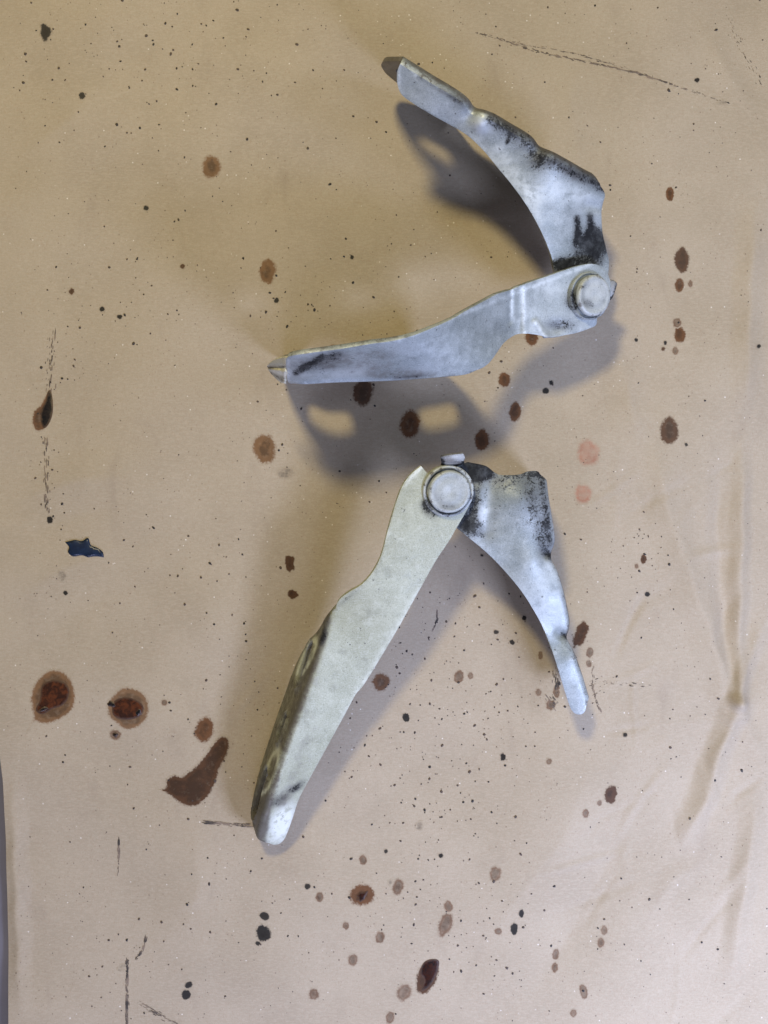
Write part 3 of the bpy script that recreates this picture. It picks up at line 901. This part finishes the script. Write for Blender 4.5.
def g_bracket2(x, y, co):
    rim = 1 - np.clip(hoop(x, y, 307, 657, 19, 4.6, -64) + hoop(x, y, 270, 772, 22, 4.6, -71), 0, 1)
    v = 1.0*blob(x, y, 428, 503, 7, 8, 40) + 0.62*blob(x, y, 432, 512, 10, 8, 40) + 0.72*blob(x, y, 297, 787, 12, 4.5, -35) + 0.6*blob(x, y, 277, 802, 11, 4.5, -35)
    v = v + 0.9*blob(x, y, 324, 636, 3, 10, 18) + 0.35*blob(x, y, 345, 600, 30, 4, -40)
    return v + 0.30*(0.4 + 0.6*rim)*np.clip((np.interp(y, [600, 640, 672, 720, 770, 815, 840], [337, 327, 315, 298, 281, 268, 262]) - x)/5.0, 0, 1)*(y > 606)


def d_bracket2(x, y, co):
    depth = np.clip((hb(np.clip(x, 250, 480), y) - co[:, 2]) / 0.012, 0, 1)
    left = np.interp(y, [600, 640, 672, 720, 770, 815, 840], [337, 328, 317, 300, 284, 272, 268])
    fl_ = np.clip((left - x) / 5.0, 0, 1)*(y > 600)
    rim = 1 - np.clip(hoop(x, y, 307, 657, 19, 4.6, -64) + hoop(x, y, 270, 772, 22, 4.6, -71), 0, 1)
    return 0.6*fl_*rim + 0.22*seg(x, y, 335, 612, 300, 720, 9) + 0.35*blob(x, y, 300, 760, 16, 60, 18) + 0.5*blob(x, y, 282, 800, 14, 7, -35) + 0.5*blob(x, y, 260, 815, 10, 30)


sheet('bracket_arm', [
    (421, 466, 'c'), (428, 474, 'c'), (434, 469), (441, 466), (449, 465), (458, 467), (466, 472.5), (472, 481), (473.5, 491), (471, 501), (467, 510),
    (460, 522), (449, 541), (437, 559), (420, 589), (400, 625), (378, 662), (363, 686), (356, 694), (344, 716), (326, 749), (309, 780), (299, 799),
    (292, 820), (285, 838), (279, 844), (271, 844), (264, 838), (265, 826), (270, 808), (284, 765), (301, 717), (317, 672), (329, 637), (337, 604), (341, 598),
    (350, 591.5), (361, 585), (372, 573), (381, 556), (388, 530), (395, 506), (402, 487), (410, 475)], hb, m_cream, low_h,
    flange=[dict(i0=26, i1=34, down=(-0.23, 0.07, -0.95), radius=3.2, out=(-1, 0.3, 0), 
                 shape=[(0.985, 2.5), (0.93, 6), (0.88, 13), (0.82, 24), (0.74, 32), (0.65, 35), (0.30, 33), (0.14, 28), (0.05, 19), (0.01, 10), (0.0, 4)],
                 rims=1.5, holes=[(0.745, 14.5, 11, 5.6), (0.235, 14.5, 13.5, 6.0), (0.50, 13.5, 6.5, 3.6)])],
    marks=dict(grime_shade=g_bracket2, dust_shade=d_bracket2,
               bare_lit=lambda x, y, co: 0.45*(hoop(x, y, 307, 657, 19, 4.6, -64) + hoop(x, y, 270, 772, 22, 4.6, -71)) + 1.5*blob(x, y, 282, 822, 11, 20, 20) + 0.5*seg(x, y, 357, 588, 388, 530, 2.5) + 0.8*seg(x, y, 421, 467, 402, 487, 2) + 0.4*seg(x, y, 420, 589, 344, 716, 3)))

n2 = nrm(hb, 448, 491)
c2 = P(448, 491, hb(448, 491)[0])
lathe('pivot_bushing', c2 - n2*0.0004, n2, [(11.3, -0.4), (11.4, 0.9), (11.2, 1.5), (10.7, 1.8), (10.0, 1.6), (9.6, 0.9), (9.3, 0.35), (0, 0.35)], m_rivet, low_h,
      marks=dict(grime_shade=lambda x, y, co: np.maximum(0.85*blob(x, y, 432, 503, 10, 12, 40), 0.75*blob(x, y, 447, 512, 22, 4.5))))
lathe('pivot_rivet', c2 + n2*0.0002, n2, [(8.0, 0.2), (8.5, 0.7), (9.2, 1.3), (9.35, 2.2), (9.25, 3.0), (8.9, 3.6), (8.3, 3.85), (7.6, 3.75), (6.6, 3.55), (5, 3.75), (3, 3.85), (1.2, 3.6), (0, 3.5)],
      m_rivet, low_h, wobble=0.012, marks=dict(grime_shade=lambda x, y, co: 0.45*blob(x, y, 450, 508, 14, 4) + 0.28*hoop(x, y, 448, 490, 14, 14, 0) + 0.25*blob(x, y, 440, 497, 6, 8) + 1.1*np.clip((hb(x, y) + 0.0023 - co[:, 2])/0.002, 0, 1),
                                 bare_lit=lambda x, y, co: 0.15*blob(x, y, 448, 488, 14, 12)))

hh2 = Heights([(448, 491, 42), (470, 464, 42.5), (497, 474, 42), (540, 471, 41), (520, 500, 45), (500, 520, 41.5), (468, 535, 40), (548, 530, 39.5), (500, 568, 36.5),
               (535, 560, 40), (549, 557, 36.5), (537, 616, 33), (550, 600, 36), (566, 608, 33), (562, 639, 29), (552, 650, 30), (570, 660, 30.5), (580, 672, 28.5),
               (566, 695, 26), (577, 690, 27.5), (586, 706, 25)],
              bumps=lambda x, y: -3.6*blob(x, y, 550, 556, 8, 4, 35) - 3.4*blob(x, y, 564, 636, 8, 4, 35) - 1.0*seg(x, y, 492, 480, 487, 530, 9) + 0.8*seg(x, y, 480, 490, 476, 530, 6))


def g_hood2(x, y, co):
    v = 1.5*blob(x, y, 476, 470, 17, 11, 0, 2) + 0.74*blob(x, y, 472, 503, 12, 26, 10) + 0.60*blob(x, y, 475, 528, 16, 9, 40) + 0.7*blob(x, y, 462, 528, 12, 8)
    v = v + 0.40*blob(x, y, 535, 500, 11, 42, -8) + 0.50*blob(x, y, 543, 540, 7, 18) + 0.95*blob(x, y, 550, 556, 7, 4, 40) + 0.8*blob(x, y, 565, 636, 7, 4, 40)  # last two blobs put the dents' dark shading into the mask
    v = v + 0.35*blob(x, y, 505, 480, 20, 8) + 0.42*seg(x, y, 542, 476, 551, 545, 4) + 0.33*blob(x, y, 520, 500, 28, 42, -8) + 0.16*seg(x, y, 496, 480, 492, 545, 7)  # broad middle blob and last strip paint in the shading of the hollow
    v = v + 0.55*seg(x, y, 490, 470, 540, 474, 3.5)
    return v


sheet('hood_arm', [
    (468, 462, 'c'), (486, 466), (497, 474), (510, 475), (521, 474), (527, 471.5), (537, 471), (540, 474), (543, 498), (548, 528), (549, 542), (545.5, 553), (546, 562),
    (552, 573), (558, 592), (562, 610), (564, 622), (563, 632), (561, 639), (565, 647), (570, 657), (577, 677), (583, 697), (586, 707), (583, 713.5), (576, 714), (571, 709),
    (566, 695), (559, 672), (552, 650), (545, 632), (537, 616), (522, 592), (503, 569), (486, 552), (468, 537), (450, 522), (436, 505), (436, 482), (448, 468)],
    hh2, m_cool, low_h,
    flange=[dict(i0=7, i1=23, down=(0.05, 0.0, -1), radius=2.8, out=(1, 0.2, 0), taper=(3, 4),
                 shape=[(0.995, 5), (0.96, 20), (0.85, 25), (0.74, 23), (0.66, 26), (0.5, 33), (0.30, 38), (0.05, 38), (0.0, 30), (0.0, 4)])],
    marks=dict(grime_shade=g_hood2, dust_shade=lambda x, y, co: 0.25*seg(x, y, 553, 545, 580, 672, 4) + below(hh2, x, y, co, 0.6),
               bare_lit=lambda x, y, co: 1.1*blob(x, y, 483, 512, 6, 17, 10) + 0.5*blob(x, y, 500, 480, 6, 8) + 0.3*seg(x, y, 500, 568, 545, 632, 3) + 0.35*blob(x, y, 545, 600, 20, 40)))

ht2 = Heights([(440, 456, 52), (464, 453, 52), (465, 460, 50.5), (441, 463, 50.5), (452, 457, 52.6)])
sheet('stop_tab', [(440.5, 457, 'c'), (446, 455.5), (455, 454.2), (463.5, 453.5, 'c'), (465, 458), (464, 461, 'c'), (453, 462), (441.5, 463, 'c')], ht2, m_dark, low_h, thick=1.4, spacing=1.3, bevel=0.25,
      flange=[dict(i0=5, i1=7, down=(0.05, -0.10, -1), radius=0.8, out=(0, -1, 0), taper=(2, 2), shape=[(1, 2), (1, 8), (0.5, 8.6), (0, 8), (0, 2)])],
      marks=dict(bare_lit=lambda x, y, co: 0.45*blob(x, y, 455, 457, 9, 2.2, -6), dust_shade=lambda x, y, co: 0.4*blob(x, y, 448, 460, 12, 3),
                 grime_shade=lambda x, y, co: 1.3*(co[:, 2] < 0.0490) + 1.0*blob(x, y, 441, 460, 3.5, 6) + 0.45*blob(x, y, 455, 462, 14, 1.6)))

# ---- upper hinge
up_h = hinge(480, 320, 'upper metal hinge with its stained pale arm lying level to the left')

hb1 = Heights([(268, 366, 66), (276, 381, 55), (288, 358, 80), (290, 382, 60), (340, 349, 83), (340, 380, 61), (400, 339, 82), (400, 378, 60), (450, 320, 73), (450, 374, 57),
               (484, 302, 59), (488, 364, 50), (512, 289, 49), (510, 337, 42), (545, 277, 42), (548, 336, 36), (582, 265, 37), (594, 293, 33), (576, 333, 31), (609, 285, 30)],
              bumps=lambda x, y: 1.6/(1 + np.exp(-(x - 522 + (y - 310)*0.02)/1.4)) - 1.0*seg(x, y, 511, 288, 510, 322, 2.2) + 0.9*seg(x, y, 535, 322, 546, 338, 3) - 1.6*blob(x, y, 556, 328, 10, 7))


def g_bracket1(x, y, co):
    v = 0.08*blob(x, y, 345, 366, 60, 14, -5) + 0.13*blob(x, y, 545, 305, 34, 22) + 0.2*blob(x, y, 560, 325, 20, 8) + 0.85*seg(x, y, 296, 373, 322, 357, 3.0) + 0.3*blob(x, y, 500, 330, 20, 20) + 0.60*blob(x, y, 334, 355, 12, 6, -10) + 0.40*blob(x, y, 310, 366, 30, 10)
    v = v + 0.95*seg(x, y, 572, 305, 576, 282, 3.0) + 0.50*blob(x, y, 570, 300, 7, 12) + 0.45*blob(x, y, 562, 325, 16, 6) + 0.62*blob(x, y, 415, 377, 26, 2.6, -3)
    return v


sheet('bracket_arm', [
    (287, 372), (286, 364), (288, 357), (310, 353), (340, 349), (370, 344), (392, 341), (412, 336), (432, 328), (452, 319), (467, 310), (482, 302), (497, 294), (510, 290),
    (522, 285), (545, 277), (565, 270), (582, 265), (594, 264), (603, 268), (609, 277), (611, 290), (608, 305), (602, 315), (597, 317, 'c'), (596, 325), (588, 329), (576, 333),
    (560, 336), (548, 337), (532, 334), (518, 334), (510, 338), (503, 344), (496, 354), (489, 363), (480, 369), (465, 372), (445, 374), (420, 376), (390, 378), (360, 379),
    (330, 380), (300, 382), (290, 383.5), (287, 379)], hb1, m_cool, up_h,
    flange=[dict(i0=36, i1=44, down=(0.0, 0.33, -0.94), radius=1.6, out=(0, -1, -0.5), 
                 shape=[(1.0, 6), (1.10, 28), (1.13, 50), (1.06, 60), (0.5, 60.5), (0.30, 57), (0.12, 34), (0.02, 12)],
                 square=1, holes=[(0.90, 28, 10.0, 6.6), (0.305, 27, 9.3, 6.4)])],
    marks=dict(grime_shade=g_bracket1,
               dust_shade=lambda x, y, co: below(hb1, x, y, co, 0.5) + 0.42*blob(x, y, 410, 376, 42, 5, -2) + 0.30*blob(x, y, 384, 356, 22, 10, 0) + 0.45*blob(x, y, 330, 360, 50, 10, -8) + 0.34*blob(x, y, 372, 370, 50, 9),
               bare_lit=lambda x, y, co: 1.0*seg(x, y, 523, 288, 524, 334, 1.8) + 0.8*seg(x, y, 512, 290, 511, 315, 1.5) + 0.9*seg(x, y, 536, 323, 546, 336, 1.8) + 0.2*blob(x, y, 440, 350, 40, 16) + 0.5*blob(x, y, 545, 288, 16, 9) + 0.5*blob(x, y, 532, 318, 8, 14) + 0.8*seg(x, y, 288, 360, 287, 382, 1.8)  # broad middle blob is the bend's lamp light painted in; thin lines lighten creases
               + 0.45*seg(x, y, 290, 372, 360, 372, 5) + 0.6*seg(x, y, 400, 338, 594, 263, 1.8)))

hl1 = Heights([(267, 366, 55), (270, 374, 50), (284, 384, 55), (286, 358, 76), (276, 361, 66), (288, 370, 68), (277, 370, 62)],
              bumps=lambda x, y: -1.8*seg(x, y, 268, 367, 290, 367, 1.8) - 1.6*seg(x, y, 269, 371, 288, 379, 1.8) + 1.3*seg(x, y, 268, 369, 290, 373, 1.5) + 1.6*seg(x, y, 286, 358, 284, 384, 1.6))
sheet('end_lip', [(267, 366, 'c'), (272, 361), (279, 358.5), (287, 357.5), (289, 364), (288, 373), (286, 384, 'c'), (280, 382), (274, 377), (269, 371)], hl1, m_lip, up_h, thick=1.5, spacing=1.5, bevel=0.25,
      marks=dict(dust_shade=lambda x, y, co: 0.55*seg(x, y, 269, 368, 288, 366, 1.2) + 0.5*seg(x, y, 271, 373, 284, 381, 1.2) + 0.3*blob(x, y, 270, 368, 4, 5) + 0.05,
                 bare_lit=lambda x, y, co: 1.0*seg(x, y, 286, 359, 284, 383, 1.4) + 0.5*seg(x, y, 270, 370, 286, 375, 1.3)))

n1 = nrm(hb1, 590, 294)
n1 = (n1 + Vector((0.14, 0.02, 0))).normalized()
c1 = P(589.5, 296, hb1(590, 296)[0])
lathe('pivot_bushing', c1 - n1*0.0008, n1, [(10.6, -0.8), (10.7, 0.6), (10.3, 1.2), (9.8, 1.2), (9.4, 0.7), (0, 0.7)], m_cool, up_h,
      marks=dict(grime_shade=lambda x, y, co: np.maximum(0.95*blob(x, y, 575, 300, 8, 14), 0.6*blob(x, y, 590, 316, 20, 5))))
lathe('pivot_rivet', c1 + n1*0.0004, n1, [(7.8, 0.0), (8.2, 0.5), (8.8, 1.2), (9.0, 2.1), (8.9, 3.0), (8.5, 3.5), (7.8, 3.75), (7.1, 3.65), (6.2, 3.45), (4.5, 3.65), (2.5, 3.75), (1.0, 3.5), (0, 3.4)],
      m_rivet, up_h, wobble=0.014, marks=dict(grime_shade=lambda x, y, co: 0.5*blob(x, y, 588, 303, 6, 6) + 0.25*hoop(x, y, 594, 293, 12, 14, 0) + 0.28*blob(x, y, 586, 286, 5, 5) + 0.9*blob(x, y, 573, 300, 3.5, 14),  # last blob darkens the left wall of the head
                                bare_lit=lambda x, y, co: 0.3*blob(x, y, 596, 290, 12, 14)))

hh1 = Heights([(400, 63, 69), (398, 90, 60), (430, 80, 68), (430, 114, 57), (462, 99, 66), (455, 127, 54), (471, 112, 63), (490, 117, 64), (485, 152, 52), (512, 185, 50), (526, 136, 61), (537, 152, 58),
               (555, 156, 58), (540, 229, 44), (582, 171, 50), (605, 183, 43), (602, 225, 33), (575, 200, 45), (553, 265, 36), (607, 262, 27), (580, 280, 29)],
              bumps=lambda x, y: 1.9*blob(x, y, 481, 124, 8, 7, 30) - 1.8*blob(x, y, 470, 114, 7, 8, 30) - 1.4*blob(x, y, 536, 152, 8, 6, 40)
              - 1.2*seg(x, y, 590, 206, 602, 208, 6))


def g_hood1(x, y, co):
    v = 0.95*seg(x, y, 577, 218, 578, 240, 3.8) + 0.95*seg(x, y, 590, 216, 591, 240, 3.8) + 1.0*blob(x, y, 590, 247, 19, 15, 10, 1.3) + 0.85*blob(x, y, 562, 266, 10, 8) + 0.9*blob(x, y, 597, 240, 10, 14)
    v = v + 0.75*blob(x, y, 575, 264, 26, 7) + 0.75*seg(x, y, 510, 134, 507, 143, 1.8)
    v = v + 0.50*seg(x, y, 492, 122, 531, 147, 9) + 0.30*seg(x, y, 490, 118, 530, 141, 5) + 0.50*seg(x, y, 545, 160, 602, 188, 10) + 0.25*seg(x, y, 548, 158, 602, 186, 5) + 0.35*seg(x, y, 452, 96, 466, 106, 5) + 0.5*blob(x, y, 537, 158, 9, 9) + 0.30*seg(x, y, 418, 76, 462, 102, 4) + 0.3*blob(x, y, 530, 165, 18, 10, 40)
    return v


sheet('hood_arm', [
    (400, 64, 'c'), (413, 72), (429, 82), (446, 92), (457, 99), (464, 105), (468, 111), (473, 115), (481, 117), (492, 121), (509, 131), (523, 139), (529, 144), (534, 151), (541, 155), (551, 159),
    (566, 167), (582, 176), (596, 183), (602, 188), (605, 195), (603, 203), (601.5, 212), (602.5, 232), (606, 248), (609, 264), (604, 285), (580, 302), (562, 290), (555, 274),
    (551, 255), (540, 229), (527, 206), (512, 185), (498, 168), (483, 150), (468, 136), (452, 126), (432, 115), (414, 104), (402, 95), (397.5, 85), (397, 73)],
    hh1, m_cool, up_h,
    flange=[dict(i0=0, i1=19, down=(-0.10, 0.28, -0.95), down_end=(0, 0.12, -0.98), radius=3.8, taper=(0, 8), out=(0.4, 1, 0), smooth=10,
                 shape=[(1.0, 6), (0.985, 18), (0.93, 27), (0.80, 33), (0.60, 41), (0.44, 46), (0.33, 58), (0.27, 65.5), (0.20, 66), (0.08, 61), (0.0, 56), (-0.03, 50), (-0.052, 40), (-0.050, 28), (-0.02, 14), (0.0, 5)],
                 square=1, holes=[(0.095, 29, 9.5, 7.0)])],
    marks=dict(grime_shade=g_hood1,
               dust_shade=lambda x, y, co: below(hh1, x, y, co, 0.7) + 1.1*np.clip((399.0 - x)/5.0, 0, 1) + 0.45*seg(x, y, 540, 158, 602, 187, 9) + 0.4*seg(x, y, 420, 78, 462, 104, 4) + 0.25*seg(x, y, 490, 120, 530, 142, 8),  # ramp left of the tip paints the dark inside of the hollow end
               bare_lit=lambda x, y, co: 1.2*seg(x, y, 400, 62, 382, 71, 1.4) + 1.2*seg(x, y, 381.5, 71, 385, 81, 1.4) + 1.0*blob(x, y, 482, 124, 10, 8, 30) + 0.5*seg(x, y, 535, 192, 585, 195, 11) + 0.5*seg(x, y, 500, 150, 535, 200, 7) + 0.4*seg(x, y, 470, 140, 540, 220, 8) + 0.7*seg(x, y, 399, 66, 398, 88, 2)))  # wide strips lighten the middle of the face

ht1 = Heights([(608, 281, 31), (617, 284, 31), (612, 299, 28), (606, 296, 29)])
sheet('stop_tab', [(608, 281), (612, 280), (617, 283), (616.5, 287), (613.5, 296), (611, 300), (607, 300), (606, 296), (608, 288)], ht1, m_dark, up_h, thick=1.4, spacing=1.6, bevel=0.3,
      marks=dict(bare_lit=lambda x, y, co: 0.25*seg(x, y, 612, 284, 610, 296, 2.5), grime_shade=lambda x, y, co: 1.3*blob(x, y, 610, 300, 5, 3) + 0.25 + 0.6*seg(x, y, 617, 284, 613, 298, 1.5)))
